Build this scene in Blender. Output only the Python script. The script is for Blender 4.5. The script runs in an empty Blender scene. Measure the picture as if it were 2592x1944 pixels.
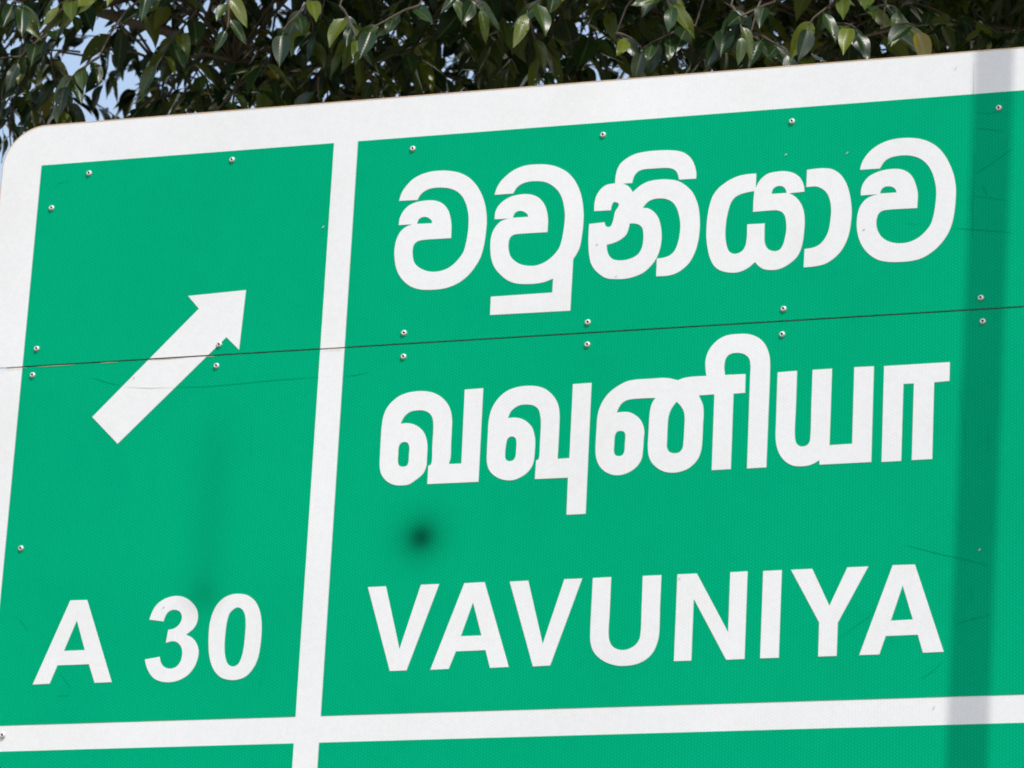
import bpy, math, random
import numpy as np
from mathutils import Vector, Matrix
from mathutils.geometry import tessellate_polygon

# ------------------------------------------------------------------ camera, sky, sun, exposure
SC = bpy.context.scene
PW, PH = 2592.0, 1944.0            # photograph size the measurements were taken in
FPX = 9500.0                       # focal length in photo pixels
DIST = 5.7                         # metres from the lens to the sign along the optical axis
ROTV = (-0.34329, -0.29627, 0.00410)   # sign axes seen from the camera (rotation vector)

def rodrigues(w):
    v = Vector(w); a = v.length
    return Matrix.Rotation(a, 3, v.normalized())
R = rodrigues(ROTV)                # columns: sign right, sign up, sign normal in camera axes
EYE = 1.62
cam_s = R.transposed() @ Vector((0, 0, DIST))     # lens in sign axes (right, up, toward viewer)
ZC = EYE - cam_s.y                 # height of the aimed-at point on the sign
S2W = Matrix(((1, 0, 0), (0, 0, -1), (0, 1, 0)))  # sign axes -> world (x right, y away, z up)
CAM = S2W @ cam_s + Vector((0, 0, ZC))
M_cw = S2W @ R.transposed()        # camera axes -> world

cd = bpy.data.cameras.new('camera'); cam = bpy.data.objects.new('camera', cd)
SC.collection.objects.link(cam); SC.camera = cam
cd.sensor_fit = 'HORIZONTAL'; cd.sensor_width = 36.0; cd.lens = FPX / PW * 36.0
cd.clip_start = 0.05; cd.clip_end = 2000
cd.dof.use_dof = True; cd.dof.focus_distance = DIST; cd.dof.aperture_fstop = cd.lens / 8.0
cam.matrix_world = Matrix.Translation(CAM) @ M_cw.to_4x4()

SUN_EL, SUN_AZ = math.radians(55), math.radians(40)   # azimuth: to the right of the sign's normal
SUNV = Vector((math.cos(SUN_EL) * math.sin(SUN_AZ), -math.cos(SUN_EL) * math.cos(SUN_AZ), math.sin(SUN_EL)))
W = bpy.data.worlds.new('World'); SC.world = W; W.use_nodes = True
wn = W.node_tree; wn.nodes.clear()
wo = wn.nodes.new('ShaderNodeOutputWorld'); bg = wn.nodes.new('ShaderNodeBackground'); sky = wn.nodes.new('ShaderNodeTexSky')
sky.sky_type = 'NISHITA'; sky.sun_disc = False; sky.sun_elevation = SUN_EL
sky.sun_rotation = math.atan2(SUNV.x, SUNV.y)
sky.air_density = 1.7; sky.dust_density = 1.2; sky.ozone_density = 1.2; sky.altitude = 50
bg.inputs['Strength'].default_value = 0.15
wb = wn.nodes.new('ShaderNodeMix'); wb.data_type = 'RGBA'; wb.blend_type = 'MULTIPLY'; wb.inputs[0].default_value = 1.0   # camera white balance
wb.inputs[7].default_value = (1.07, 0.955, 0.945, 1); wn.links.new(sky.outputs[0], wb.inputs[6])
wn.links.new(wb.outputs[2], bg.inputs['Color']); wn.links.new(bg.outputs[0], wo.inputs['Surface'])
sd = bpy.data.lights.new('sun', 'SUN'); sd.energy = 2.0; sd.angle = math.radians(0.53); sd.color = (1, 0.96, 0.9)
sun = bpy.data.objects.new('sun', sd); SC.collection.objects.link(sun)
sun.rotation_euler = SUNV.to_track_quat('Z', 'Y').to_euler(); sun.location = (4, -6, 12)
vs = SC.view_settings; vs.view_transform = 'Standard'; vs.look = 'None'; vs.gamma = 1; vs.exposure = 0.50
SC.cycles.use_denoising = True; SC.cycles.filter_width = 1.8
SC.cycles.max_bounces = 8; SC.cycles.transparent_max_bounces = 8

# ------------------------------------------------------------------ helpers
COL = SC.collection
def ray(px, py):
    return (M_cw @ Vector(((px - PW / 2) / FPX, -(py - PH / 2) / FPX, -1.0)))
def on_sign(px, py):
    "photo pixel -> (x, z) on the sign's front plane y = 0"
    d = ray(px, py); t = -CAM.y / d.y
    p = CAM + d * t
    return (p.x, p.z)
def at_depth(px, py, y):
    d = ray(px, py); return CAM + d * ((y - CAM.y) / d.y)
def project(p):
    q = M_cw.transposed() @ (Vector(p) - CAM)
    return (PW / 2 + FPX * q.x / -q.z, PH / 2 - FPX * q.y / -q.z, -q.z)

def link(o, parent=None):
    COL.objects.link(o)
    if parent: o.parent = parent
    return o
def mesh_obj(name, verts, faces, mat, parent=None, smooth=False):
    me = bpy.data.meshes.new(name); me.from_pydata([tuple(v) for v in verts], [], faces); me.update()
    for m in (mat if isinstance(mat, (list, tuple)) else [mat]): me.materials.append(m)
    if smooth: me.polygons.foreach_set('use_smooth', [True] * len(me.polygons))
    return link(bpy.data.objects.new(name, me), parent)
def empty(name, loc=(0, 0, 0)):
    o = bpy.data.objects.new(name, None); o.location = loc; o.empty_display_size = 0.2; return link(o)
def tag(o, label, cat, kind=None):
    if label: o['label'] = label
    if cat: o['category'] = cat
    if kind: o['kind'] = kind
    return o

def extrude(name, outer, holes, y0, y1, mat, parent):
    "prism of a polygon with holes in the sign plane (x, z), front at y0, back at y1"
    loops = [outer] + list(holes)
    flat = [p for l in loops for p in l]; n = len(flat)
    tris = tessellate_polygon([[Vector((p[0], p[1], 0)) for p in l] for l in loops])
    V = [(p[0], y0, p[1]) for p in flat] + [(p[0], y1, p[1]) for p in flat]; F = []
    for t in tris:
        a, b, c = (flat[i] for i in t)
        s = (b[0] - a[0]) * (c[1] - a[1]) - (b[1] - a[1]) * (c[0] - a[0])
        t = tuple(t) if s > 0 else (t[0], t[2], t[1])
        F.append(t); F.append((t[0] + n, t[2] + n, t[1] + n))
    k = 0
    for li, l in enumerate(loops):
        area = sum(l[i - 1][0] * l[i][1] - l[i][0] * l[i - 1][1] for i in range(len(l)))
        for i in range(len(l)):
            a, b = k + i, k + (i + 1) % len(l)
            F.append((a, a + n, b + n, b) if (area > 0) == (li == 0) else (b, b + n, a + n, a))
        k += len(l)
    return mesh_obj(name, V, F, mat, parent)
def rect(x0, x1, z0, z1): return [(x0, z0), (x1, z0), (x1, z1), (x0, z1)]
def box(name, x0, x1, y0, y1, z0, z1, mat, parent=None):
    return extrude(name, rect(x0, x1, z0, z1), [], y0, y1, mat, parent)
def tube_geo(pts, rad, n=10, caps=True):
    pts = [Vector(p) for p in pts]; V, F = [], []
    rr = rad if isinstance(rad, (list, tuple)) else [rad] * len(pts)
    up = None
    for i, p in enumerate(pts):
        t = (pts[min(i + 1, len(pts) - 1)] - pts[max(i - 1, 0)]).normalized()
        if up is None: up = t.orthogonal().normalized()
        up = (up - t * up.dot(t)).normalized(); s = t.cross(up)
        for k in range(n):
            a = 2 * math.pi * k / n; V.append(p + (up * math.cos(a) + s * math.sin(a)) * rr[i])
    for i in range(len(pts) - 1):
        for k in range(n):
            a, b = i * n + k, i * n + (k + 1) % n; F.append((a, b, b + n, a + n))
    if caps:
        F.append(tuple(range(n))[::-1]); F.append(tuple(range((len(pts) - 1) * n, len(pts) * n)))
    return V, F

# ------------------------------------------------------------------ materials
def new_mat(name):
    m = bpy.data.materials.new(name); m.use_nodes = True; nt = m.node_tree
    return m, nt, nt.nodes['Principled BSDF']
def N(nt, t, **kw):
    n = nt.nodes.new(t)
    for k, v in kw.items(): setattr(n, k, v)
    return n
def math_node(nt, op, a, b=None, c=None, clamp=False):
    n = N(nt, 'ShaderNodeMath', operation=op); n.use_clamp = clamp
    for i, v in enumerate((a, b, c)):
        if v is None: continue
        if isinstance(v, (int, float)): n.inputs[i].default_value = v
        else: nt.links.new(v, n.inputs[i])
    return n.outputs[0]
def simple(name, col, rough=0.6, metal=0.0, noise=0.0, scale=20):
    m, nt, b = new_mat(name)
    b.inputs['Roughness'].default_value = rough; b.inputs['Metallic'].default_value = metal
    b.inputs['Base Color'].default_value = (*col, 1)
    if noise:
        tc = N(nt, 'ShaderNodeTexCoord'); no = N(nt, 'ShaderNodeTexNoise'); no.inputs['Scale'].default_value = scale; no.inputs['Detail'].default_value = 6
        nt.links.new(tc.outputs['Object'], no.inputs['Vector'])
        mx = N(nt, 'ShaderNodeMix', data_type='RGBA')
        mx.inputs[6].default_value = (*[c * (1 - noise) for c in col], 1); mx.inputs[7].default_value = (*[min(1, c * (1 + noise)) for c in col], 1)
        nt.links.new(no.outputs['Fac'], mx.inputs[0]); nt.links.new(mx.outputs[2], b.inputs['Base Color'])
    return m

CELL = 8.9 * DIST / FPX            # pitch of the sheeting's honeycomb cells
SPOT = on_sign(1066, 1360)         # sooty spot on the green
SHADOW_STREAK = [on_sign(560, 985), on_sign(512, 1530)]  # ends of a soft cast shadow with a knob, painted into the sheeting colour
def sheeting(name, col, wall, dirt):
    "retroreflective sheeting: honeycomb cell walls, cell to cell speckle, grime, a sooty spot and a painted-in shadow streak"
    m, nt, b = new_mat(name); L = nt.links
    tc = N(nt, 'ShaderNodeTexCoord'); sp = N(nt, 'ShaderNodeSeparateXYZ'); L.new(tc.outputs['Object'], sp.inputs[0])
    x, z = sp.outputs['X'], sp.outputs['Z']
    k = 4 * math.pi / (math.sqrt(3) * CELL)
    terms = []
    for ang in (0, 60, 120):
        ca, sa = math.cos(math.radians(ang)), math.sin(math.radians(ang))
        ph = math_node(nt, 'ADD', math_node(nt, 'MULTIPLY', x, k * ca), math_node(nt, 'MULTIPLY', z, k * sa))
        terms.append(math_node(nt, 'COSINE', ph))
    v = math_node(nt, 'ADD', math_node(nt, 'ADD', terms[0], terms[1]), terms[2])
    mr = N(nt, 'ShaderNodeMapRange'); mr.interpolation_type = 'SMOOTHSTEP'
    mr.inputs[1].default_value = -1.5; mr.inputs[2].default_value = 0.4; mr.inputs[3].default_value = 1 - wall; mr.inputs[4].default_value = 1.0
    L.new(v, mr.inputs[0]); f = mr.outputs[0]
    vo = N(nt, 'ShaderNodeTexVoronoi'); vo.inputs['Scale'].default_value = 1.0 / CELL; L.new(tc.outputs['Object'], vo.inputs['Vector'])
    sv = N(nt, 'ShaderNodeSeparateColor'); L.new(vo.outputs['Color'], sv.inputs[0])
    f = math_node(nt, 'MULTIPLY', f, math_node(nt, 'MULTIPLY_ADD', sv.outputs[0], 0.035, 0.975))
    n1 = N(nt, 'ShaderNodeTexNoise'); n1.inputs['Scale'].default_value = 2.2; n1.inputs['Detail'].default_value = 5; L.new(tc.outputs['Object'], n1.inputs['Vector'])
    f = math_node(nt, 'MULTIPLY', f, math_node(nt, 'MULTIPLY_ADD', n1.outputs['Fac'], 0.16, 0.92))
    n2 = N(nt, 'ShaderNodeTexNoise'); n2.inputs['Scale'].default_value = 45; n2.inputs['Detail'].default_value = 8; n2.inputs['Roughness'].default_value = 0.7
    mp = N(nt, 'ShaderNodeMapping'); mp.inputs['Scale'].default_value = (1.0, 1.0, 0.35); L.new(tc.outputs['Object'], mp.inputs[0]); L.new(mp.outputs[0], n2.inputs['Vector'])
    f = math_node(nt, 'MULTIPLY', f, math_node(nt, 'MULTIPLY_ADD', n2.outputs['Fac'], 0.06, 0.97))
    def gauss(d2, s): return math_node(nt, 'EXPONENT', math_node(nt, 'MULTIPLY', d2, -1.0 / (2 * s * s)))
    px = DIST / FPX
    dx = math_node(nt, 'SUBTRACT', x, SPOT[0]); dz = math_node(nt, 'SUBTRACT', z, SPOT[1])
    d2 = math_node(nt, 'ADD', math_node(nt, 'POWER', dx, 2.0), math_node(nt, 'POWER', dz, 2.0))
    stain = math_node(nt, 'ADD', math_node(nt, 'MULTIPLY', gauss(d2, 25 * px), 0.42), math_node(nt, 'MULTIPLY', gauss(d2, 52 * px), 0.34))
    (ax, az), (bx, bz) = SHADOW_STREAK
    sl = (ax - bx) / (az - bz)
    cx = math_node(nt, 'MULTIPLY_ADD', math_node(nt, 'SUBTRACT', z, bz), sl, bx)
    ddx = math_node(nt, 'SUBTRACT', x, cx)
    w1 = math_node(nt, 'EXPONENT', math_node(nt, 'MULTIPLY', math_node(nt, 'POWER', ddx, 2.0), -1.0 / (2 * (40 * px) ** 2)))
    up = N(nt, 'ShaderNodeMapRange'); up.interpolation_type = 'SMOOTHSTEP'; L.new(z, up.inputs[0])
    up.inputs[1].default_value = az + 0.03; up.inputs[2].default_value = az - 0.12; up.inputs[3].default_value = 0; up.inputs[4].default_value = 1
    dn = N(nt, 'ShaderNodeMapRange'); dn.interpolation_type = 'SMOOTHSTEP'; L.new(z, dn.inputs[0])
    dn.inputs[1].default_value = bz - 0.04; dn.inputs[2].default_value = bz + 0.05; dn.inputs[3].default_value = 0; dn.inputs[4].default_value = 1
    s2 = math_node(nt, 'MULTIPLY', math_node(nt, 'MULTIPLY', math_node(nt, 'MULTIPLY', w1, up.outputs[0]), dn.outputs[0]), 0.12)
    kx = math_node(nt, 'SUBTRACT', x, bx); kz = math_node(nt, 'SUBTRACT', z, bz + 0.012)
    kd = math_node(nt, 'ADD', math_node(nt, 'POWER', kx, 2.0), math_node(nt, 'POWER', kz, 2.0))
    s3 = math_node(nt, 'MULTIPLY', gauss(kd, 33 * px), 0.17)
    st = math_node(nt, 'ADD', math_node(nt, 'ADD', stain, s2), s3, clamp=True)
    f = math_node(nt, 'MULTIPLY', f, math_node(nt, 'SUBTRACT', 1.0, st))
    cm = N(nt, 'ShaderNodeMix', data_type='RGBA'); cm.blend_type = 'MIX'
    n3 = N(nt, 'ShaderNodeTexNoise'); n3.inputs['Scale'].default_value = 5; n3.inputs['Detail'].default_value = 7; n3.inputs['Roughness'].default_value = 0.65
    L.new(tc.outputs['Object'], n3.inputs['Vector'])
    r3 = N(nt, 'ShaderNodeMapRange'); L.new(n3.outputs['Fac'], r3.inputs[0]); r3.inputs[1].default_value = 0.5; r3.inputs[2].default_value = 0.8; r3.inputs[4].default_value = 0.55
    L.new(r3.outputs[0], cm.inputs[0]); cm.inputs[6].default_value = (*col, 1); cm.inputs[7].default_value = (*dirt, 1)
    sc = N(nt, 'ShaderNodeVectorMath', operation='SCALE'); L.new(cm.outputs[2], sc.inputs[0]); L.new(f, sc.inputs[3])
    L.new(sc.outputs[0], b.inputs['Base Color'])
    b.inputs['Roughness'].default_value = 0.6; b.inputs['Specular IOR Level'].default_value = 0.015
    return m
M = {}
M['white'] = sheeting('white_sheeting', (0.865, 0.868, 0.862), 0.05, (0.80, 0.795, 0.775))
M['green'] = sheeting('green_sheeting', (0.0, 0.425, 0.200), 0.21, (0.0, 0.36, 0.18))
M['steel'] = simple('galvanised_steel', (0.34, 0.35, 0.36), 0.45, 0.7, 0.15, 30)
M['rail'] = simple('dark_painted_steel', (0.02, 0.02, 0.02), 0.8, 0, 0.2, 30)
M['alu'] = simple('aluminium', (0.72, 0.71, 0.68), 0.35, 0.85, 0.08, 60)
M['rivet'] = simple('rivet_aluminium', (0.74, 0.73, 0.68), 0.42, 0.6)
M['dark'] = simple('rivet_socket', (0.015, 0.012, 0.01), 0.8)
M['rust'] = simple('stained_edge', (0.66, 0.46, 0.29), 0.7, 0, 0.4, 60)
M['scr_g'] = simple('scratch_on_green', (0.0, 0.34, 0.16), 0.9)
M['scr_g'].node_tree.nodes['Principled BSDF'].inputs['Specular IOR Level'].default_value = 0
M['scr_w'] = simple('scratch_on_white', (0.62, 0.58, 0.52), 0.6)

# ------------------------------------------------------------------ ground and road (below the picture)
def ground_material(name, c0, c1, scale, rough=0.95):
    m, nt, b = new_mat(name); tc = N(nt, 'ShaderNodeTexCoord'); no = N(nt, 'ShaderNodeTexNoise')
    no.inputs['Scale'].default_value = scale; no.inputs['Detail'].default_value = 10; nt.links.new(tc.outputs['Object'], no.inputs['Vector'])
    cr = N(nt, 'ShaderNodeValToRGB'); cr.color_ramp.elements[0].position = 0.35; cr.color_ramp.elements[1].position = 0.68
    cr.color_ramp.elements[0].color = (*c0, 1); cr.color_ramp.elements[1].color = (*c1, 1)
    nt.links.new(no.outputs['Fac'], cr.inputs[0]); nt.links.new(cr.outputs[0], b.inputs['Base Color'])
    bp = N(nt, 'ShaderNodeBump'); bp.inputs['Strength'].default_value = 0.4; bp.inputs['Distance'].default_value = 0.03
    nt.links.new(no.outputs['Fac'], bp.inputs['Height']); nt.links.new(bp.outputs[0], b.inputs['Normal'])
    b.inputs['Roughness'].default_value = rough; return m
M['soil'] = ground_material('grassy_soil', (0.16, 0.12, 0.07), (0.07, 0.11, 0.03), 1.7)
M['asphalt'] = ground_material('asphalt', (0.045, 0.045, 0.047), (0.075, 0.073, 0.07), 6)
M['paint'] = simple('road_paint', (0.72, 0.72, 0.69), 0.7, 0, 0.12, 8)
tag(mesh_obj('ground', [(-600, -600, 0), (600, -600, 0), (600, 600, 0), (-600, 600, 0)], [(0, 1, 2, 3)], M['soil']), None, None, 'structure')
road = tag(mesh_obj('road', [(-600, -10.6, .006), (600, -10.6, .006), (600, -2.6, .006), (-600, -2.6, .006)], [(0, 1, 2, 3)], M['asphalt']), None, None, 'structure')
for yy in (-10.3, -2.95):
    mesh_obj('edge_line', [(-600, yy, .011), (600, yy, .011), (600, yy + .1, .011), (-600, yy + .1, .011)], [(0, 1, 2, 3)], M['paint'], road)

# ------------------------------------------------------------------ road sign: sizes read off the photograph
def mean_z(pts): return sum(on_sign(*p)[1] for p in pts) / len(pts)
def mean_x(pts): return sum(on_sign(*p)[0] for p in pts) / len(pts)
zT = mean_z([(2500, 127), (2592, 119), (850, 257.5)])
z1 = mean_z([(104.5, 418.4), (846.6, 363.6), (907.4, 358.2), (2492, 235), (2592, 228.3)])
zS = mean_z([(780, 885.6), (900, 878.3), (2200, 800), (2592, 776)])
z3 = mean_z([(0, 1835.1), (120, 1832.9), (748.7, 1815.1), (813, 1813.1), (2472, 1761.8), (2592, 1757.8)])
z4 = mean_z([(0, 1902.7), (120, 1899.8), (743.2, 1882.4), (807.5, 1880.4), (2472, 1831.6), (2592, 1828.7)])
x0 = mean_x([(104.5, 418.4), (72.3, 780), (51.1, 1000)])
x1 = mean_x([(846.6, 363.6), (812.6, 830), (807.4, 920), (748.7, 1815.1), (739.8, 1944)])
x2 = mean_x([(907.4, 358.2), (875.2, 830), (870.6, 920), (813, 1813.1), (803, 1944)])
xL = on_sign(4.8, 443)[0]
px = DIST / FPX
xR2 = on_sign(2770, 1000)[0]; xR = xR2 + (x0 - xL)
zB2 = z4 - (z1 - z3) * 0.62; zB = zB2 - (zT - z1)
zS2 = z4 - 0.11                       # second joint between plates, below the picture
GAP = 3.8 * px

sign = empty('road_sign', (0, 0, 0))
tag(sign, 'green and white trilingual direction sign with arrow, A 30 and VAVUNIYA', 'road sign')
RC = 118 * px
def corner(cx, cz, a0, a1, n=14):
    return [(cx + RC * math.cos(a0 + (a1 - a0) * i / n), cz + RC * math.sin(a0 + (a1 - a0) * i / n)) for i in range(n + 1)]
hp = math.pi / 2
top_outline = [(xL, zS + GAP / 2), (xR, zS + GAP / 2)] + corner(xR - RC, zT - RC, 0, hp) + corner(xL + RC, zT - RC, hp, 2 * hp)
low_outline = [(xR, zS2 - GAP / 2), (xL, zS2 - GAP / 2)] + corner(xL + RC, zB + RC, 2 * hp, 3 * hp) + corner(xR - RC, zB + RC, 3 * hp, 4 * hp)
PT = 0.003
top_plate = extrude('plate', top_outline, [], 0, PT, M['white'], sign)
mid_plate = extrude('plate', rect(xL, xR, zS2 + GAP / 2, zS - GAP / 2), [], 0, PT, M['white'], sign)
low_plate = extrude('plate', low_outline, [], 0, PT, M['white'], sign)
G0, W0 = -0.0005, -0.0010           # fronts of the green film and of the white film on it
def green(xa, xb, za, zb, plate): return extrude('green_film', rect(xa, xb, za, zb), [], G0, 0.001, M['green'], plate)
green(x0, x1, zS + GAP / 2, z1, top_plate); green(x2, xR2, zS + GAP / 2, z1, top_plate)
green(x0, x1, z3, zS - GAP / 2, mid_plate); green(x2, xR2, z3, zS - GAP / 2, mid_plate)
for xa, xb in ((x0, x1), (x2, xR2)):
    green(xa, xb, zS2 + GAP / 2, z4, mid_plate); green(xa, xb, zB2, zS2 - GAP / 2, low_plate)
# weather-stained cut edge round the top plate and below the joint
def ribbon(name, pts, w, y, mat, parent, closed=False):
    V, F = [], []; n = len(pts)
    for i, p in enumerate(pts):
        a = Vector(pts[max(i - 1, 0)]); b = Vector(pts[min(i + 1, n - 1)]); t = (b - a).normalized()
        nn = Vector((-t.y, t.x)); ww = w[i] if isinstance(w, (list, tuple)) else w
        for s in (-.5, .5): V.append((p[0] + nn.x * ww * s, y, p[1] + nn.y * ww * s))
    for i in range(n - 1): F.append((2 * i, 2 * i + 2, 2 * i + 3, 2 * i + 1))
    return mesh_obj(name, V, F, mat, parent)
inset = 1.0 * px
rim = [(p[0] - (inset if p[0] > 0 else -inset) * 0.7, p[1] - inset * 0.7) for p in top_outline[2:]]
ribbon('stained_edge', rim + [(xL + inset, zS + GAP)], 2.4 * px, -0.0004, M['rust'], top_plate)
random.seed(3)
for (u0, u1) in ((-5, 68), (95, 190), (255, 300), (372, 470), (520, 545), (812, 872)):
    pa0, pa1 = on_sign(u0, 929.2 - .0598 * u0)[0], on_sign(u1, 929.2 - .0598 * u1)[0]
    ribbon('stained_edge', [(pa0 + i * (pa1 - pa0) / 4, zS - GAP / 2 - 0.9 * px) for i in range(5)], [0.3 * px] + [random.uniform(.8, 1.5) * px for _ in range(3)] + [.3 * px], -0.0015, M['rust'], mid_plate)

# back: rails along the joints and edges, two posts to the ground
for zz in (zT - 0.10, zS, z3 + 0.02, zS2, zB + 0.1):
    box('rail', xL + 0.04, xR - 0.04, PT + 0.001, PT + 0.045, zz - 0.022, zz + 0.022, M['rail'], sign)
for pxx in (xL + 0.38, xR - 0.38):
    V, F = tube_geo([(pxx, PT + 0.088, -0.3), (pxx, PT + 0.088, zT - 0.05)], 0.042, 18)
    mesh_obj('post', V, F, M['steel'], sign, True)

# ------------------------------------------------------------------ lettering: outlines measured on enlarged crops
def spline(loop):
    "list of (x, y, corner): straight between corners, Catmull-Rom through the rest"
    n = len(loop); out = []
    for i in range(n):
        p0, p1, p2, p3 = loop[i - 1], loop[i], loop[(i + 1) % n], loop[(i + 2) % n]
        out.append((p1[0], p1[1]))
        if p1[2] and p2[2]: continue
        d = math.hypot(p2[0] - p1[0], p2[1] - p1[1]); k = max(2, min(7, int(d / 14)))
        a = p0 if not p1[2] else (2 * p1[0] - p2[0], 2 * p1[1] - p2[1], 0)
        b = p3 if not p2[2] else (2 * p2[0] - p1[0], 2 * p2[1] - p1[1], 0)
        def kn(u, v): return max(1e-6, math.hypot(u[0] - v[0], u[1] - v[1])) ** 0.5
        t0 = 0; t1 = kn(a, p1); t2 = t1 + kn(p1, p2); t3 = t2 + kn(p2, b)
        for j in range(1, k):
            t = t1 + (t2 - t1) * j / k; r = []
            for c in (0, 1):
                A1 = (t1 - t) / (t1 - t0) * a[c] + (t - t0) / (t1 - t0) * p1[c]
                A2 = (t2 - t) / (t2 - t1) * p1[c] + (t - t1) / (t2 - t1) * p2[c]
                A3 = (t3 - t) / (t3 - t2) * p2[c] + (t - t2) / (t3 - t2) * b[c]
                B1 = (t2 - t) / (t2 - t0) * A1 + (t - t0) / (t2 - t0) * A2
                B2 = (t3 - t) / (t3 - t1) * A2 + (t - t1) / (t3 - t1) * A3
                r.append((t2 - t) / (t2 - t1) * B1 + (t - t1) / (t2 - t1) * B2)
            out.append(tuple(r))
    return out
def contour(text, ox, oy, s):
    pts = []
    for w in text.split():
        c = w.endswith('c'); a, b = w.rstrip('c').split(','); pts.append((float(a), float(b), c))
    return [on_sign(ox + x / s, oy + y / s) for x, y in spline(pts)]
Z4 = 2212 / 540
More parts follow.
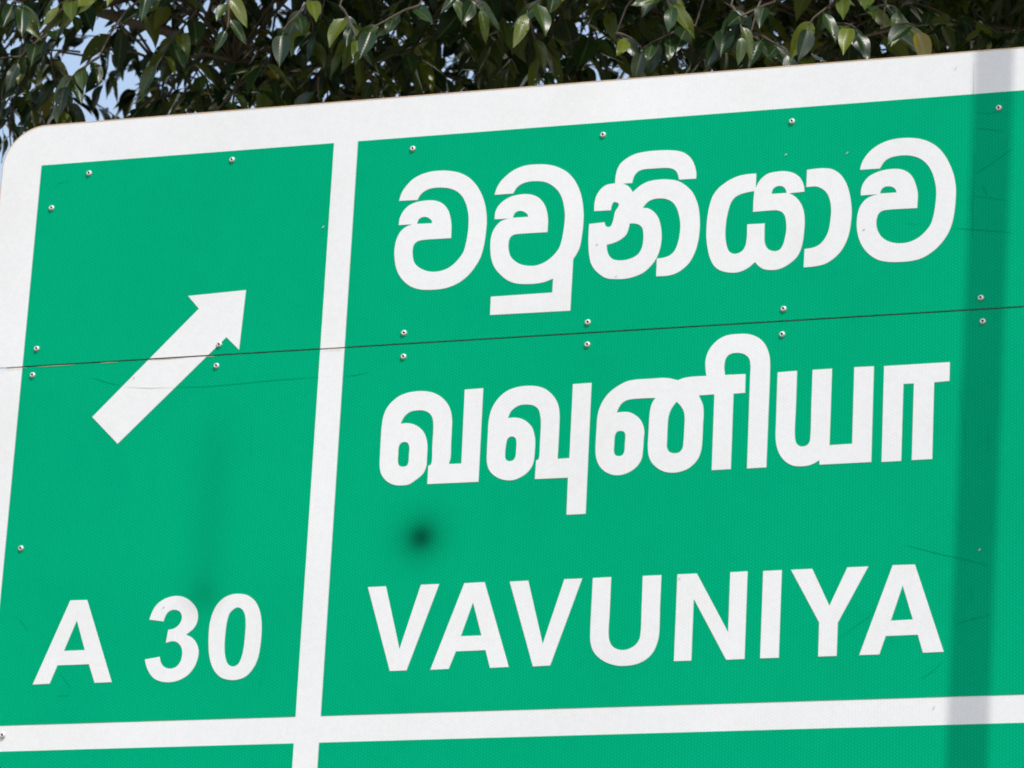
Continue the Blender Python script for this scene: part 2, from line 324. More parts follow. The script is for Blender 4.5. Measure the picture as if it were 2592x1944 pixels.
GLYPHS = [
 ('sinhala_letter', 980, 400, Z4, ['126,447c 150,370 190,305 260,230 340,180 450,145 560,133 660,137 760,158 850,205 920,275 975,365 1010,460 1030,570 1033,680 1022,800 1000,930 970,1030 920,1120 850,1210 760,1285 660,1335 560,1360 430,1369 330,1362 240,1330 170,1275 120,1205 90,1120 77,1010 82,920 105,830 145,760 200,715 262,690c 122,698c 135,620 165,560 215,505 290,465 370,447 460,440 530,452 590,485 635,545 655,610 667,690 664,832c 520,841 380,851 320,865 280,900 265,960 268,1030 285,1090 330,1135 400,1170 480,1182 560,1172 640,1140 710,1085 765,1020 795,970 820,880 838,780 847,650 840,560 820,480 780,400 720,345 650,318 560,308 470,315 400,340 350,380 315,437c',
   '312,685c 325,645 355,620 390,612 430,622 462,650 467,678c']),
 ('sinhala_letter', 980, 400, Z4, ['1115,384c 1140,310 1180,245 1250,175 1330,120 1430,82 1560,68 1680,73 1780,100 1870,150 1940,225 1990,320 2020,420 2037,560 2035,680 2020,810 2000,920 1975,980 1930,1052c 1900,1585c 1068,1630c 1077,1440c 1714,1397c 1722,1252c 1640,1285 1560,1302 1440,1309 1330,1300 1250,1270 1180,1215 1120,1145 1085,1060 1072,960 1075,850 1095,770 1130,710 1180,660 1230,638 1285,628c 1115,638c 1125,560 1155,500 1205,450 1280,405 1370,382 1450,376 1520,388 1580,420 1630,480 1655,545 1669,640 1663,771c 1500,780 1360,790 1310,800 1275,830 1260,890 1262,960 1280,1020 1320,1065 1380,1102 1460,1119 1540,1117 1620,1090 1690,1045 1750,985 1785,935 1810,860 1830,760 1845,610 1838,520 1815,420 1775,345 1710,285 1640,252 1550,242 1460,250 1390,275 1345,310 1308,370c',
   '1305,622c 1318,585 1345,558 1385,550 1425,562 1458,588 1463,612c']),
 ('sinhala_letter', 1460, 360, Z4, ['398,428c 404,360 420,290 455,225 520,170 600,128 700,103 820,90 950,85 1060,95 1130,120 1190,175 1225,250 1241,330 1238,380c 1062,391c 1052,345 1030,300 985,275 930,268 800,275 690,285 640,305 605,340 585,385 576,426c 480,431c 530,455 560,485 582,520c 620,485 680,440 750,408 850,390 950,388 1050,405 1130,450 1200,520 1240,600 1265,690 1277,820 1272,940 1250,1070 1210,1180 1160,1260 1090,1325 1020,1365 940,1386 824,1392c 832,1208c 900,1200 960,1178 1010,1135 1045,1060 1068,960 1075,860 1062,760 1035,680 995,625 940,595 880,585 800,592 740,620 685,683c 740,688 790,715 835,765 862,830 878,920 880,1000 868,1090 845,1165 815,1225 760,1295 690,1355 600,1395 500,1418 400,1421 310,1412 250,1380 185,1320 150,1260 130,1170 122,1040 124,950 130,850c 290,832c 298,865 325,883 355,870 380,810 400,720 432,672 438,645 415,625 385,625 365,655 355,708c 182,717c 185,640 205,560 250,490 310,445',
   '312,1065c 380,1048 450,1015 510,965 535,910 550,845c 600,845 650,860 680,890 692,950 690,1030 675,1100 640,1160 580,1200 500,1224 420,1226 370,1212 335,1175 315,1120']),
 ('sinhala_letter', 1760, 330, Z4, ['633,450c 628,600c 655,545 700,490 760,450 850,430 940,426 1020,445 1075,480 1110,530 1128,585 1132,638c 975,655c 1030,685 1075,730 1110,790 1130,870 1135,960 1128,1060 1115,1160 1090,1250 1050,1320 990,1375 920,1420 850,1445 770,1450 710,1440 660,1410 620,1367c 560,1420 500,1455 430,1475 340,1475 250,1450 195,1405 155,1330 130,1230 117,1120 118,1000 130,880 150,780 180,690 230,615 300,555 380,505 470,470 560,455',
   '614,632c 540,645 470,665 410,700 370,755 345,830 325,920 313,1030 315,1130 330,1210 350,1255 390,1280 440,1278 490,1250 520,1200 535,1120 540,977c 720,967c 718,1080 722,1170 740,1215 775,1245 830,1255 875,1240 910,1190 930,1120 945,1030 943,950 930,890 900,850 850,832 780,833 600,848c 605,720',
   '792,660c 802,620 830,590 880,578 915,588 942,620 946,652c']),
 ('sinhala_vowel_sign', 1760, 330, Z4, ['1160,412c 1250,400 1340,395 1420,405 1490,445 1545,510 1585,600 1612,720 1622,850 1612,980 1590,1090 1550,1190 1490,1280 1410,1350 1330,1392 1240,1412 1124,1424c 1134,1232c 1220,1218 1290,1185 1340,1130 1380,1050 1400,950 1410,830 1400,740 1370,660 1320,610 1260,585 1152,590c']),
 ('sinhala_letter', 2040, 330, Z4, ['562,412c 580,345 615,280 670,215 750,155 850,110 950,88 1070,80 1180,90 1280,122 1370,180 1440,260 1495,360 1535,470 1555,600 1553,720 1540,850 1515,970 1480,1060 1430,1140 1360,1220 1270,1290 1180,1335 1080,1358 960,1367 850,1365 750,1345 660,1290 600,1225 560,1150 535,1060 528,960 540,860 570,780 620,720 680,685 745,664c 570,678c 575,610 600,545 650,485 730,440 820,412 920,402 1000,410 1070,445 1115,500 1140,565 1160,650 1155,808c 1000,815 860,825 800,835 760,860 737,910 730,970 745,1040 780,1100 840,1145 920,1170 1010,1172 1100,1150 1180,1105 1240,1050 1290,985 1315,920 1340,800 1352,640 1340,540 1310,440 1270,370 1220,318 1150,280 1060,262 970,265 880,285 820,320 768,398c',
   '768,657c 785,615 815,590 855,582 900,590 932,615 940,647c']),
 ('tamil_letter', 940, 930, Z4, ['582,1212c 592,1020c 612,1016 626,990 635,800 645,620 640,545 620,495 580,462 520,447 460,450 400,465 355,500 330,535 305,585c 380,580 440,592 500,625 545,675 570,735 582,810 578,930 570,1030 540,1100 500,1140 440,1185 390,1215 320,1226 250,1222 180,1195 130,1150 98,1090 88,1010 92,900 100,750 112,590 130,500 165,420 220,355 300,295 390,262 500,248 590,252 670,275 740,320 795,385 825,455 838,550 835,650 828,800 822,940 805,1003c 935,998c 970,232c 1162,218c 1112,1188c',
   '285,830 300,795 335,775 375,782 395,820 392,900 385,990 370,1020 325,1032 290,1020 277,985 280,900']),
 ('tamil_letter', 940, 930, Z4, ['2040,1145c 1697,1160c 1710,965c 1730,960 1742,930 1750,780 1760,590 1755,510 1735,440 1690,400 1625,387 1550,392 1490,420 1445,465 1418,527c 1490,522 1560,535 1620,570 1665,620 1690,690 1700,770 1695,880 1683,980 1660,1040 1610,1100 1540,1145 1470,1170 1390,1170 1320,1150 1260,1110 1220,1060 1200,980 1200,880 1208,720 1218,560 1240,460 1280,375 1340,300 1420,240 1520,205 1640,192 1740,202 1820,235 1890,300 1935,380 1952,480 1950,620 1942,780 1932,950c 2055,942c 2092,175c 2285,162c 2223,1520c 2025,1530c',
   '1400,790 1415,740 1450,718 1490,728 1506,770 1502,860 1495,930 1475,962 1430,975 1395,955 1388,900 1393,840']),
 ('tamil_letter', 1440, 830, Z4, ['497,880c 520,830 555,780 610,750 680,738 900,727c 865,780 845,850 835,940 828,1080 820,1220 828,1320 855,1390 900,1440 970,1485 1040,1502 1130,1498 1220,1470 1290,1420 1345,1350 1375,1260 1385,1160 1392,1000 1398,880 1390,800 1350,703c 1510,690c 1482,1477c 1680,1467c 1708,685c 1828,675c 1833,480c 1620,490c 1613,420 1620,345 1645,295 1690,268 1770,262 1830,280 1870,320 1884,380 1880,520 1848,1460c 2048,1448c 2070,900 2087,380 2080,290 2055,210 2010,140 1940,90 1850,65 1760,65 1660,75 1580,105 1510,160 1450,240 1420,330 1418,420 1426,500c 1280,508 1200,520 1130,545c 1070,530 990,520 860,528 680,540 600,558 510,605 430,665 370,735 325,820 298,920 288,1050 280,1180 278,1290 290,1370 330,1450 390,1500 470,1528 550,1525 640,1490 710,1435 755,1360 770,1260 778,1140 783,1080 770,1010 735,945 680,900 620,875 560,873',
   '480,1115 500,1080 540,1070 575,1080 587,1110 582,1200 577,1280 560,1318 520,1332 480,1318 468,1280 472,1200',
   '1118,767c 1160,810 1190,860 1202,920 1198,1050 1190,1180 1180,1250 1145,1292 1090,1302 1040,1285 1018,1240 1020,1150 1025,1020 1035,920 1065,840']),
 ('tamil_letter', 1920, 830, Z4, ['200,462c 401,447c 390,780 378,1120 390,1190 415,1220 450,1232 500,1220 530,1185 540,1120 550,780 562,437c 764,425c 737,1218c 972,1203c 994,410c 1198,400c 1170,1393c 633,1420c 633,1372c 570,1410 500,1432 430,1437 360,1430 290,1395 230,1330 195,1250 180,1160 185,900']),
 ('tamil_vowel_sign', 1920, 830, Z4, ['1303,398c 1985,357c 1980,552c 1822,567c 1802,1362c 1590,1373c 1612,578c 1504,583c 1480,1382c 1277,1392c']),
 ('letter_v', 920, 1400, Z4, ['48,355c 235,346c 375,998c 598,330c 788,322c 448,1218c 275,1225c']),
 ('letter_a', 920, 1400, Z4, ['1048,314c 1258,303c 1508,1183c 1313,1192c 1268,1008c 960,1021c 885,1203c 695,1212c', '1138,512c 1225,855c 1012,863c']),
 ('letter_v', 920, 1400, Z4, ['1518,298c 1710,287c 1860,945c 2085,272c 2270,265c 1937,1168c 1758,1177c']),
 ('letter_u', 1440, 1400, Z4, ['250,260c 440,250c 425,600 413,850 425,920 455,970 510,1000 565,1007 630,992 690,955 730,900 745,830 757,540 768,238c 960,230c 947,540 935,850 915,940 870,1035 800,1105 710,1150 600,1170 500,1168 400,1140 310,1085 250,1010 225,920 223,820 236,540']),
 ('letter_n', 1440, 1400, Z4, ['1127,222c 1328,213c 1652,822c 1675,200c 1854,190c 1822,1100c 1632,1108c 1296,475c 1270,1116c 1090,1123c']),
 ('letter_i', 1900, 1400, Z4, ['132,188c 325,178c 293,1087c 100,1093c']),
 ('letter_y', 1900, 1400, Z4, ['420,175c 640,165c 818,548c 1005,150c 1222,140c 905,725c 893,1068c 702,1075c 712,722c']),
 ('letter_a', 1900, 1400, Z4, ['1475,127c 1705,120c 2003,1025c 1788,1035c 1735,848c 1402,862c 1335,1053c 1127,1060c', '1578,338c 1683,690c 1455,702c']),
 ('letter_a', 60, 1440, 2212 / 660, ['398,268c 540,265c 748,962c 603,968c 555,810c 288,820c 222,975c 78,983c', '453,438c 520,690c 343,697c']),
 ('digit_three', 60, 1440, 2212 / 660, ['1068,432c 1090,370 1130,305 1190,260 1260,235 1330,233 1390,255 1440,298 1470,345 1480,400 1470,460 1440,510 1380,560c 1430,585 1468,635 1485,700 1475,770 1445,840 1390,905 1320,945 1240,963 1160,955 1100,925 1060,870 1040,820 1030,770c 1155,747c 1165,795 1190,830 1235,848 1290,835 1328,795 1345,735 1345,690 1330,650 1300,622 1265,615 1208,628c 1228,518c 1270,510 1315,480 1342,430 1340,385 1320,360 1285,348 1240,358 1210,390 1187,447c']),
 ('digit_zero', 60, 1440, 2212 / 660, ['1825,212 1900,225 1960,270 2000,345 2018,440 2018,560 2005,680 1985,770 1945,850 1890,910 1820,940 1750,943 1680,925 1625,875 1590,800 1573,710 1570,600 1578,480 1600,390 1635,315 1690,255 1755,222',
   '1815,328 1855,345 1878,390 1885,460 1880,560 1868,670 1850,750 1820,810 1775,830 1735,810 1712,750 1705,660 1712,550 1728,440 1755,370']),
]
for name, ox, oy, s, cs in GLYPHS:
    loops = [contour(c, ox, oy, s) for c in cs]
    plate = top_plate if loops[0][0][1] > zS else mid_plate
    extrude(name, loops[0], loops[1:], W0, 0.0, M['white'], plate)
# arrow, cut where it crosses the joint between the plates
arrow = contour('1020,183c 1560,128c 1495,685c 1377,568c 362,1563c 125,1313c 1120,302c', 200, 700, 1991 / 540)
def clip(poly, zc, keep_above):
    out = []
    for i, p in enumerate(poly):
        q = poly[(i + 1) % len(poly)]; ip, iq = (p[1] > zc) == keep_above, (q[1] > zc) == keep_above
        if ip: out.append(p)
        if ip != iq:
            t = (zc - p[1]) / (q[1] - p[1]); out.append((p[0] + (q[0] - p[0]) * t, zc))
    return out
extrude('arrow_head', clip(arrow, zS + GAP / 2, True), [], W0, -0.0002, M['white'], top_plate)
extrude('arrow_shaft', clip(arrow, zS - GAP / 2, False), [], W0, -0.0002, M['white'], mid_plate)

# blind rivets: domed flange with a pulled-stem socket
def rivet_mesh():
    V, F, mi = [], [], []
    prof = [(8.2, 0.0), (8.1, 1.8), (7.0, 3.8), (5.4, 5.0), (3.9, 5.4), (2.9, 5.0), (2.6, 1.6)]
    n = 20
    for r, h in prof:
        for k in range(n):
            a = 2 * math.pi * k / n; V.append((r * px * math.cos(a), -h * px, r * px * math.sin(a)))
    for i in range(len(prof) - 1):
        for k in range(n):
            a, b = i * n + k, i * n + (k + 1) % n; F.append((a, b, b + n, a + n)); mi.append(1 if i >= 5 else 0)
    F.append(tuple((len(prof) - 1) * n + k for k in range(n))); mi.append(1)
    me = bpy.data.meshes.new('rivet'); me.from_pydata(V, [], F); me.update()
    me.materials.append(M['rivet']); me.materials.append(M['dark'])
    me.polygons.foreach_set('material_index', mi); me.polygons.foreach_set('use_smooth', [True] * len(F))
    return me
rm = rivet_mesh(); rs = 2592 / 2212
for (u, v) in [(193, 375), (502, 346), (112, 450), (892, 322), (1303, 292), (1711, 263), (2158, 234), (80, 754), (71, 811), (474, 745), (468, 791), (873, 720), (872, 771), (1270, 697), (1269, 745), (1693, 668), (1690, 723), (2119, 644), (2123, 695), (46, 1185), (6, 1589)]:
    X, Zz = on_sign(u * rs, v * rs)
    o = link(bpy.data.objects.new('rivet', rm), top_plate if Zz > zS else mid_plate)
    o.location = (X, W0 + 0.0004, Zz); o.rotation_euler = (random.uniform(-.12, .12), random.uniform(0, 6), random.uniform(-.12, .12))

# scratches and scuffs in the film (photo pixels)
def scratch(pts, w, mat='scr_g', y=-0.00085):
    P = [on_sign(*p) for p in pts]; n = len(P)
    ws = [w * 1.15 * px * (0.25 if i in (0, n - 1) else random.uniform(.7, 1.2)) for i in range(n)]
    ribbon('scratch', P, ws, y, M[mat], top_plate if P[0][1] > zS else mid_plate)
scratch([(230, 955), (270, 968), (305, 976)], 1.6); scratch([(445, 981), (520, 979), (600, 972), (700, 962), (806, 955)], 1.7)
scratch([(872, 953), (900, 950), (935, 943)], 1.8); scratch([(318, 980), (380, 983), (440, 981)], 1.2, 'scr_w', -0.0015)
scratch([(2467, 390), (2465, 450), (2462, 520), (2463, 600)], 4); scratch([(2563, 376), (2530, 400), (2492, 425), (2470, 440)], 2.2)
scratch([(2420, 578), (2455, 580), (2510, 585), (2560, 589)], 2.6); scratch([(2485, 462), (2492, 480), (2500, 496)], 2)
scratch([(2290, 566), (2330, 568)], 1.6); scratch([(2465, 497), (2500, 501), (2550, 507)], 1.8)
scratch([(2292, 1380), (2370, 1400), (2440, 1415), (2500, 1432)], 1.8); scratch([(2460, 1480), (2461, 1510), (2458, 1536)], 1.5)
scratch([(2412, 1560), (2420, 1580), (2450, 1570), (2510, 1555)], 1.8); scratch([(2330, 1720), (2360, 1700), (2390, 1672)], 1.3)
scratch([(2465, 160), (2464, 240), (2462, 300)], 2.0, 'scr_w', -0.0004)
scratch([(142, 480), (146, 465), (175, 458)], 1.4); scratch([(150, 1700), (178, 1740), (175, 1760), (140, 1763)], 1.3)
scratch([(668, 1655), (665, 1700), (655, 1760)], 1.4); scratch([(2470, 285), (2500, 288), (2525, 283)], 1.8); scratch([(2468, 325), (2500, 327), (2540, 333)], 1.8)
scratch([(40, 1560), (60, 1580), (72, 1600)], 1.2); scratch([(2430, 980), (2438, 1060), (2446, 1130)], 1.6); scratch([(2500, 1080), (2503, 1120), (2496, 1150)], 2.2); scratch([(2400, 1300), (2440, 1340)], 1.4)
scratch([(640, 1040), (636, 1100), (634, 1160)], 1.0); scratch([(2120, 1620), (2200, 1560), (2240, 1520)], 1.2)
for (u, v) in [(1990, 392), (819, 575), (2480, 1392), (2145, 388), (1512, 620), (2187, 582), (1720, 1465), (340, 957), (415, 1538), (2365, 1790), (2420, 172), (1560, 700)]:
    scratch([(u - 3, v + 3), (u, v), (u + 3, v - 2)], 3.0, 'scr_w' if v not in (620, 582) else 'rust', -0.0016)

# ------------------------------------------------------------------ steel pole beside the road: its shadow crosses the sign
A = Vector((on_sign(2518, 130)[0], 0, on_sign(2518, 130)[1])); B = Vector((on_sign(2446, 1944)[0], 0, on_sign(2446, 1944)[1]))
DP = 1.45
pa, pb = A + SUNV * DP, B + SUNV * DP
ax = (pa - pb).normalized()
foot = pb - ax * (pb.z / ax.z); topp = foot + ax * ((zT + 1.0 + SUNV.z * DP) / ax.z)
width = (on_sign(2571, 128)[0] - on_sign(2465, 133)[0]) * math.cos(SUN_AZ)
pole = empty('steel_pole', foot)
tag(pole, 'slender grey steel pipe pole leaning slightly, standing in front of the sign', 'pole')
def rel(p): return Vector(p) - foot
V, F = tube_geo([rel(foot - ax * .4), rel(foot + ax * 1.2), rel(topp)], [width / 2, width / 2, width / 2 * .98], 24); mesh_obj('pipe', V, F, M['steel'], pole, True)
V, F = tube_geo([rel(foot - ax * .02), rel(foot + ax * .03)], 0.13, 4); mesh_obj('base_plate', V, F, M['steel'], pole)
V, F = tube_geo([rel(topp - ax * .03), rel(topp + ax * .012), rel(topp + ax * .03)], [width * .58, width * .58, width * .2], 20); mesh_obj('cap', V, F, M['steel'], pole, True)
for h in (1.1, 1.6):
    V, F = tube_geo([rel(foot + ax * h), rel(foot + ax * (h + .04))], width * .56, 20); mesh_obj('clamp_band', V, F, M['alu'], pole, True)

# ------------------------------------------------------------------ tree behind the sign
def leaf_material():
    m, nt, b = new_mat('leaf'); L = nt.links
    oi = N(nt, 'ShaderNodeObjectInfo'); at = N(nt, 'ShaderNodeAttribute', attribute_name='leaf_random')
    fr = math_node(nt, 'FRACT', math_node(nt, 'ADD', oi.outputs['Random'], at.outputs['Fac']))
    cr = N(nt, 'ShaderNodeValToRGB'); e = cr.color_ramp.elements
    e[0].position = 0; e[0].color = (0.009, 0.026, 0.007, 1); e[1].position = 1; e[1].color = (0.20, 0.15, 0.014, 1)
    for p, c in ((.35, (0.012, 0.032, 0.007)), (.55, (0.022, 0.052, 0.010)), (.70, (0.05, 0.082, 0.009)), (.96, (0.12, 0.15, 0.012)), (.99, (0.14, 0.13, 0.015))):
        k = e.new(p); k.color = (*c, 1)
    L.new(fr, cr.inputs[0])
    uv = N(nt, 'ShaderNodeAttribute', attribute_name='leaf_uv'); sx = N(nt, 'ShaderNodeSeparateXYZ'); L.new(uv.outputs['Vector'], sx.inputs[0])
    ab = math_node(nt, 'ABSOLUTE', sx.outputs['Y'])
    rib = N(nt, 'ShaderNodeMapRange'); L.new(ab, rib.inputs[0]); rib.inputs[1].default_value = .03; rib.inputs[2].default_value = .09; rib.inputs[3].default_value = .55; rib.inputs[4].default_value = 0
    vein = math_node(nt, 'SINE', math_node(nt, 'ADD', math_node(nt, 'MULTIPLY', sx.outputs['X'], 62.0), math_node(nt, 'MULTIPLY', ab, -12.0)))
    vn = N(nt, 'ShaderNodeMapRange'); L.new(vein, vn.inputs[0]); vn.inputs[1].default_value = .75; vn.inputs[2].default_value = 1; vn.inputs[3].default_value = 0; vn.inputs[4].default_value = .07
    fac = math_node(nt, 'MAXIMUM', rib.outputs[0], vn.outputs[0])
    mx = N(nt, 'ShaderNodeMix', data_type='RGBA'); L.new(fac, mx.inputs[0]); L.new(cr.outputs[0], mx.inputs[6]); mx.inputs[7].default_value = (0.13, 0.17, 0.06, 1)
    tc = N(nt, 'ShaderNodeTexCoord'); no = N(nt, 'ShaderNodeTexNoise'); no.inputs['Scale'].default_value = 90; no.inputs['Detail'].default_value = 4; L.new(tc.outputs['Object'], no.inputs['Vector'])
    sp = N(nt, 'ShaderNodeMapRange'); L.new(no.outputs['Fac'], sp.inputs[0]); sp.inputs[1].default_value = .64; sp.inputs[2].default_value = .72; sp.inputs[3].default_value = 0; sp.inputs[4].default_value = .6
    m2 = N(nt, 'ShaderNodeMix', data_type='RGBA'); L.new(sp.outputs[0], m2.inputs[0]); L.new(mx.outputs[2], m2.inputs[6]); m2.inputs[7].default_value = (0.05, 0.035, 0.015, 1)
    L.new(m2.outputs[2], b.inputs['Base Color'])
    b.inputs['Roughness'].default_value = 0.34; b.inputs['Specular IOR Level'].default_value = 0.45
    bp = N(nt, 'ShaderNodeBump'); bp.inputs['Strength'].default_value = .03; bp.inputs['Distance'].default_value = .002; L.new(vein, bp.inputs['Height']); L.new(bp.outputs[0], b.inputs['Normal'])
    tr = N(nt, 'ShaderNodeBsdfTranslucent'); L.new(m2.outputs[2], tr.inputs['Color'])
    ms = N(nt, 'ShaderNodeMixShader'); ms.inputs[0].default_value = .10
    out = nt.nodes['Material Output']; L.new(b.outputs[0], ms.inputs[1]); L.new(tr.outputs[0], ms.inputs[2]); L.new(ms.outputs[0], out.inputs['Surface'])
    return m
M['leaf'] = leaf_material()
M['bark'] = ground_material('bark', (0.045, 0.032, 0.022), (0.12, 0.09, 0.065), 14, .9)

def leaf_geo(rng, nu=9, nv=3, holes=0):
    "one ovate drip-tipped leaf, base at the origin, along +x, unit length; returns verts, faces, uv"
    V, F, U = [], [], []
    curl = rng.uniform(.05, .28); fold = rng.uniform(.15, .6); ph = rng.uniform(0, 6); wid = rng.uniform(.165, .235); amp = rng.uniform(.01, .035)
    side = rng.uniform(-.10, .10)
    def w(u):
        s = math.sin(math.pi * min(1, u) ** 0.72)
        return wid * max(0, s) ** .85 * (1 - .35 * max(0, (u - .7) / .3) ** 1.2) + .004
    def P(u, t):
        y = w(u) * t
        return (u, y + side * u * u, fold * abs(y) - curl * u * u + amp * math.sin(9 * u + ph + (1 if t > 0 else 0)) * abs(t))
    st = 2 * nv + 1
    for i in range(nu + 1):
        for j in range(st):
            u, t = i / nu, (j - nv) / nv; V.append(P(u, t)); U.append((u, t, 0))
    cells = [(i, j) for i in range(1, nu - 1) for j in range(2 * nv)]
    hs = set(rng.sample(cells, holes)) if holes else set()
    for i in range(nu):
        for j in range(2 * nv):
            q = [i * st + j, (i + 1) * st + j, (i + 1) * st + j + 1, i * st + j + 1]
            if (i, j) in hs:
                c = rng.uniform(.3, .7), rng.uniform(.3, .7); r = rng.uniform(.14, .30)
                ring = []
                for (du, dv) in ((0, 0), (1, 0), (1, 1), (0, 1)):
                    uu = (i + c[0] + (du - c[0]) * r + rng.uniform(-.05, .05)) / nu; tt = (j + c[1] + (dv - c[1]) * r * 1.6 + rng.uniform(-.05, .05) - nv) / nv
                    ring.append(len(V)); V.append(P(uu, tt)); U.append((uu, tt, 0))
                for k in range(4): F.append((q[k], q[(k + 1) % 4], ring[(k + 1) % 4], ring[k]))
            elif i == nu - 1 and rng.random() < 0: pass
            else: F.append(tuple(q))
    # petiole
    b = len(V)
    for xx, r in ((-.16, .012), (.02, .010)):
        for k in range(3):
            a = 2 * math.pi * k / 3; V.append((xx, r * math.cos(a), r * math.sin(a) - .03 * (xx < 0))); U.append((0, 0, 0))
    for k in range(3): F.append((b + k, b + (k + 1) % 3, b + 3 + (k + 1) % 3, b + 3 + k))
    return V, F, U
rng = random.Random(11)
LEAVES = [leaf_geo(rng, holes=h) for h in (0, 2, 1, 5, 8, 12, 0, 3, 6, 14)]
SIMPLE = [leaf_geo(rng, nu=4, nv=1) for _ in range(4)]
leaf_meshes = []
for V, F, U in LEAVES:
    me = bpy.data.meshes.new('leaf'); me.from_pydata(V, [], F); me.update(); me.materials.append(M['leaf'])
    at = me.attributes.new('leaf_uv', 'FLOAT_VECTOR', 'POINT'); at.data.foreach_set('vector', [c for u in U for c in u])
    me.polygons.foreach_set('use_smooth', [True] * len(F)); leaf_meshes.append(me)

def frame(t, n):
    t = t.normalized(); n = (n - t * n.dot(t)); n = n.normalized() if n.length > 1e-4 else t.orthogonal().normalized()
    b = n.cross(t); return Matrix((t, b, n)).transposed()
leaves = []          # (matrix4, variant)
twig_geo = ([], [])
def add_twig(base, d, length, nl, rng, droop=.55, ls=(.048, .09), rad=.0028, wood=True, face=0):
    d = d.normalized(); pts = []; p = base.copy(); v = d.copy()
    n = 6
    for i in range(n + 1):
        pts.append(p.copy()); v = (v + Vector((rng.uniform(-.12, .12), rng.uniform(-.12, .12), -.10 * droop + rng.uniform(-.08, .08)))).normalized(); p = p + v * (length / n)
    if wood:
        V, F = tube_geo(pts, [rad * (1 - .6 * i / n) for i in range(n + 1)], 5, False)
        o = len(twig_geo[0]); twig_geo[0].extend(V); twig_geo[1].extend(tuple(i + o for i in f) for f in F)
    for k in range(nl):
        u = .15 + .85 * k / max(1, nl - 1); f = u * n; i = min(n - 1, int(f)); q = pts[i].lerp(pts[i + 1], f - i)
        tv = (pts[i + 1] - pts[i]).normalized()
        sd = tv.cross(Vector((0, 0, 1)));  sd = sd.normalized() if sd.length > .05 else Vector((1, 0, 0))
        s = 1 if k % 2 else -1
        if k == nl - 1: s *= .2
        t = tv * rng.uniform(.35, .8) + sd * s * rng.uniform(.6, 1.0) + Vector((0, 0, -rng.uniform(.25, 1.35) * droop - .1)) + Vector((rng.uniform(-.25, .25), rng.uniform(-.25, .25), rng.uniform(-.2, .2)))
        nrm = Vector((rng.uniform(-.55, .55), rng.uniform(-.8, .35), 1.0))
        if face: nrm = Vector((.4, -.85, .25)) + Vector((rng.uniform(-1, 1), rng.uniform(-1, 1), rng.uniform(-.7, 1))) * face
        L = rng.uniform(*ls); m3 = frame(t, nrm)
        M4 = Matrix.Translation(q + t.normalized() * L * .15) @ m3.to_4x4() @ Matrix.Scale(L, 4)
        leaves.append((M4, rng.randrange(len(LEAVES))))

def stem(p, r=.0019):
    "thin shoot that carries a twig, arching up and back to the nearest limb"
    q = min(limb_pts, key=lambda l: (l - p - Vector((0, .3, .6))).length); c = p + Vector((0, .20, .36))
    P = [(1 - u) ** 2 * p + 2 * u * (1 - u) * c + u * u * q for u in (0, .1, .22, .36, .52, .7, .86, 1)]
    V, F = tube_geo(P, [r * (.8 + .18 * i) for i in range(8)], 5, False)
    o = len(twig_geo[0]); twig_geo[0].extend(V); twig_geo[1].extend(tuple(i + o for i in f) for f in F)

tree_base = Vector((1.35, 3.1, 0))
tree = empty('broadleaf_tree', tree_base)
tag(tree, 'dark broadleaf tree with drooping, insect-holed leaves behind the sign', 'tree')
rng = random.Random(5)
# trunk and limbs
def wob(a, b, n, amp, rng, sag=0):
    P = []
    for i in range(n + 1):
        t = i / n; p = a.lerp(b, t); k = math.sin(math.pi * t)
        P.append(p + Vector((rng.uniform(-1, 1), rng.uniform(-1, 1), rng.uniform(-1, 1))) * amp * k + Vector((0, 0, sag * k)))
    return P
tp = wob(tree_base + Vector((0, 0, -.2)), Vector((1.15, 2.9, 6.1)), 9, .05, rng)
V, F = tube_geo([p - tree_base for p in tp], [.19, .16, .15, .145, .14, .135, .13, .125, .12, .11], 16); mesh_obj('trunk', V, F, M['bark'], tree, True)
limb_ends = [(-2.2, 2.4, 7.2), (-1.7, 1.6, 6.9), (-.7, 1.0, 6.9), (.9, .8, 6.9), (2.4, 1.3, 6.6), (2.6, 3.2, 6.9), (-2.0, 3.8, 6.9), (.4, 4.6, 7.4), (.3, 2.4, 8.0), (-1.0, 2.3, 7.4), (1.6, 2.0, 7.6)]
limb_pts = []
for e_ in limb_ends:
    s = tp[rng.choice([7, 8, 9])]; P = wob(s, Vector(e_), 8, .10, rng, -.15)
    V, F = tube_geo([p - tree_base for p in P], [.055 * (1 - .8 * i / 8) + .006 for i in range(9)], 9); mesh_obj('branch', V, F, M['bark'], tree, True)
    limb_pts += P[2:]
# branches that cross the strip of crown above the sign's top edge
for (a, b, ya, yb, r) in [((-150, -40), (130, 28), 1.5, 1.3, .008), ((250, 30), (460, 92), 1.6, 1.4, .007), ((150, 125), (520, 150), 1.5, 1.3, .004), ((420, 185), (700, 160), 1.9, 1.5, .004), ((2180, 90), (2420, 70), 1.4, 1.6, .005)]:
    pa_, pb_ = at_depth(*a, ya), at_depth(*b, yb)
    ex = min(limb_pts, key=lambda q: (q - pb_).length); t_ = (pb_ - pa_).normalized() * .35
    bz = [pa_.lerp(pb_, i / 6) + Vector((0, 0, .012 * math.sin(i * 1.7 + r * 900))) for i in range(7)]
    c1 = pb_ + t_; bz += [(1 - u) ** 2 * pb_ + 2 * u * (1 - u) * c1 + u * u * ex for u in (.15, .3, .5, .75, 1)]
    P = bz
    V, F = tube_geo([p - tree_base for p in P], [r * (.6 + .06 * i) for i in range(len(P))], 7); mesh_obj('branch', V, F, M['bark'], tree, True)
    limb_pts += P[:8]

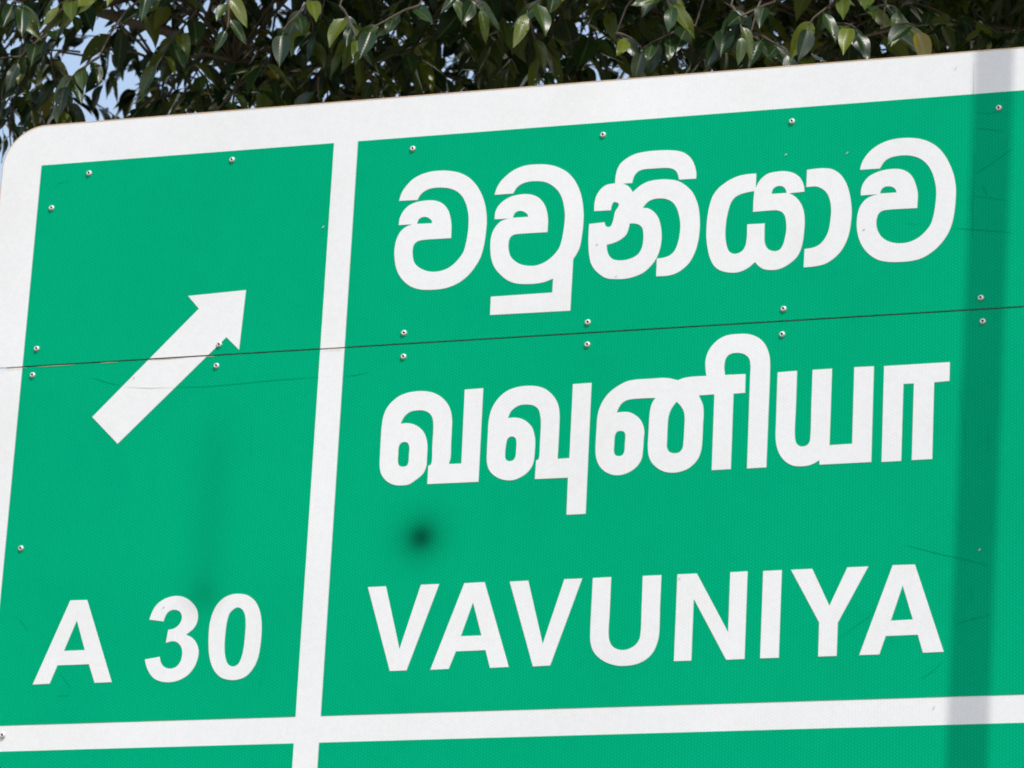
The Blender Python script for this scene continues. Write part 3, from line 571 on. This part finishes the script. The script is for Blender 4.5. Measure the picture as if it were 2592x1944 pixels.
def crown_low(x, y):
    "height of the crown's lower edge"
    v = Vector((x, y, 0)); return 0
def zline(x, y):
    "height of the sight line over the sign's top edge at that depth"
    t = (0 - CAM.y) / (y - CAM.y); return CAM.z + (zT - CAM.z) / t
VIS = []
# 1) the strip seen over the sign
rng = random.Random(21)
for k in range(650):
    y = rng.uniform(.85, 3.2)
    u = rng.uniform(-150, PW + 120)
    lo = 300 - 190 * u / PW
    v = rng.uniform(-190, lo + 75)
    if u < 900 and rng.random() < .58 - .0004 * u: continue
    if u < 260 and v > 200 and rng.random() < .6: continue
    p = at_depth(u, v - 60, y)
    d = Vector((rng.uniform(-1, 1), rng.uniform(-1, .6), rng.uniform(-.6, .25)))
    add_twig(p - d.normalized() * .1, d, rng.uniform(.13, .26), rng.randint(6, 10), rng)
nvis = len(leaves)
# 2) a few twigs that stand out in front, in the sun
for (u, v, y, dx) in [(2060, 18, .45, .6), (2150, 30, .42, -.4), (2190, 70, .5, .5), (2090, 110, .45, .3), (1960, 50, .5, -.5), (2230, 120, .4, .4), (1850, 60, .5, .3), (1760, 110, .55, -.4), (1900, 130, .5, .5),
                      (500, 5, .5, -.5), (570, 10, .5, .2), (800, 30, .5, -.2), (860, 60, .55, .4), (1060, 60, .55, -.2), (1130, 30, .55, .3), (1480, 10, .5, -.4), (1560, 130, .55, .3), (1660, 10, .5, .2), (330, 10, .7, -.6), (170, 110, .7, -.5), (70, 190, .7, -.3), (30, 60, .6, .3), (250, 190, .8, -.2)]:
    y *= .62; p = at_depth(u, v - 45, y); d = Vector((dx, rng.uniform(-.7, -.2), rng.uniform(-.45, .0)))
    add_twig(p, d, rng.uniform(.09, .15), rng.randint(4, 6), rng, droop=.8, ls=(.045, .072), face=.38); stem(p)
# hanging tips at the left end of the crown
for k in range(60):
    u = rng.uniform(-60, 900); v = rng.uniform(60, 350 - .073 * u); y = rng.uniform(.9, 2.4)
    d = Vector((rng.uniform(-.8, .5), rng.uniform(-.8, .4), rng.uniform(-.9, -.1)))
    if k % 3 == 0: stem(at_depth(u, v - 90, y))
    add_twig(at_depth(u, v - 90, y), d, rng.uniform(.10, .17), rng.randint(5, 8), rng, droop=.8, ls=(.05, .085))
# 3) dark inner foliage behind
for k in range(130):
    y = rng.uniform(2.6, 4.8); u = rng.uniform(380, PW + 300); v = rng.uniform(-220, 300 - 190 * u / PW + 30)
    if u < 1000 and rng.random() < .75: continue
    p = at_depth(u, v - 40, y); d = Vector((rng.uniform(-1, 1), rng.uniform(-1, 1), rng.uniform(-.6, .3)))
    add_twig(p, d, rng.uniform(.2, .34), rng.randint(7, 10), rng, ls=(.055, .095))
ndetail = len(leaves)
# 4) unseen rest of the crown, its overhang shaped to shade the leaves below
def in_crown(p):
    q = Vector(((p.x - .5) / 3.4, (p.y - 2.0) / 3.2, (p.z - 6.9) / 2.4))
    return q.length < 1 and p.y > (.35 if p.z < 5.7 else .0 if p.z < 6.6 else -.45)
n = 0
while n < 7000:
    p = Vector((rng.uniform(-3, 4), rng.uniform(-1, 5.3), rng.uniform(4.4, 9.3)))
    if not in_crown(p): continue
    uu, vv, dd = project(p)
    if vv > -260 and -600 < uu < PW + 300: continue
    d = Vector((p.x - .5, p.y - 2.5, .3)).normalized() + Vector((rng.uniform(-.7, .7), rng.uniform(-.7, .7), rng.uniform(-.7, .3)))
    add_twig(p, d, rng.uniform(.22, .38), rng.randint(7, 10), rng, ls=(.10, .15), wood=(n % 4 == 0)); n += 1

# individual leaves: the 300 that show largest in the picture; the rest joined
def score(i):
    M4, k = leaves[i]
    c = M4 @ Vector((.5, 0, 0)); u, v, d = project(c)
    edge = 418 - 122e-3 * 0 - .0752 * u - 78     # sign's top edge in the photo
    if not (-40 < u < PW + 40 and -60 < v < edge): return 0
    a = project(M4 @ Vector((0, 0, 0))); b = project(M4 @ Vector((1, 0, -.1))); s1 = project(M4 @ Vector((.45, .22, .1))); s2 = project(M4 @ Vector((.45, -.22, .1)))
    ar = abs((b[0] - a[0]) * (s1[1] - s2[1]) - (b[1] - a[1]) * (s1[0] - s2[0])) * .5
    return ar / (1 + .25 * (c.y - .4) ** 2)
sc_ = sorted(((score(i), i) for i in range(ndetail)), reverse=True)
single = [i for s, i in sc_[:300] if s > 0]
inv = Matrix.Translation(-tree_base)
for i in single:
    M4, k = leaves[i]; o = link(bpy.data.objects.new('leaf', leaf_meshes[k]), tree); o.matrix_local = inv @ M4
ss = set(single)
VV, FF, UU, RR = [], [], [], []; off = 0
for i, (M4, k) in enumerate(leaves):
    if i in ss: continue
    V, F, U = LEAVES[k] if i < ndetail else SIMPLE[k % 4]
    A4 = np.array(inv @ M4); a = np.array(V)
    VV.append(a @ A4[:3, :3].T + A4[:3, 3]); FF.extend(tuple(j + off for j in f) for f in F); UU.append(np.array(U)); RR.append(np.full(len(V), rng.random())); off += len(V)
VV = np.concatenate(VV); UU = np.concatenate(UU); RR = np.concatenate(RR)
me = bpy.data.meshes.new('foliage'); me.from_pydata(VV.tolist(), [], FF); me.update(); me.materials.append(M['leaf'])
me.attributes.new('leaf_uv', 'FLOAT_VECTOR', 'POINT').data.foreach_set('vector', UU.astype(np.float32).ravel())
me.attributes.new('leaf_random', 'FLOAT', 'POINT').data.foreach_set('value', RR.astype(np.float32))
me.polygons.foreach_set('use_smooth', [True] * len(FF))
tag(link(bpy.data.objects.new('foliage', me), tree), None, None, 'stuff')
tw = mesh_obj('twigs', [Vector(v) - tree_base for v in twig_geo[0]], twig_geo[1], M['bark'], tree, True); tw['kind'] = 'stuff'
print('leaves', len(leaves), 'detail', ndetail, 'single', len(single), 'ZC', ZC, 'zT', zT, 'foot', foot, 'lean', ax, 'pole px', [project(foot + ax * h)[:2] for h in (2, 3, 4, 5, 6)], 'cam', CAM)
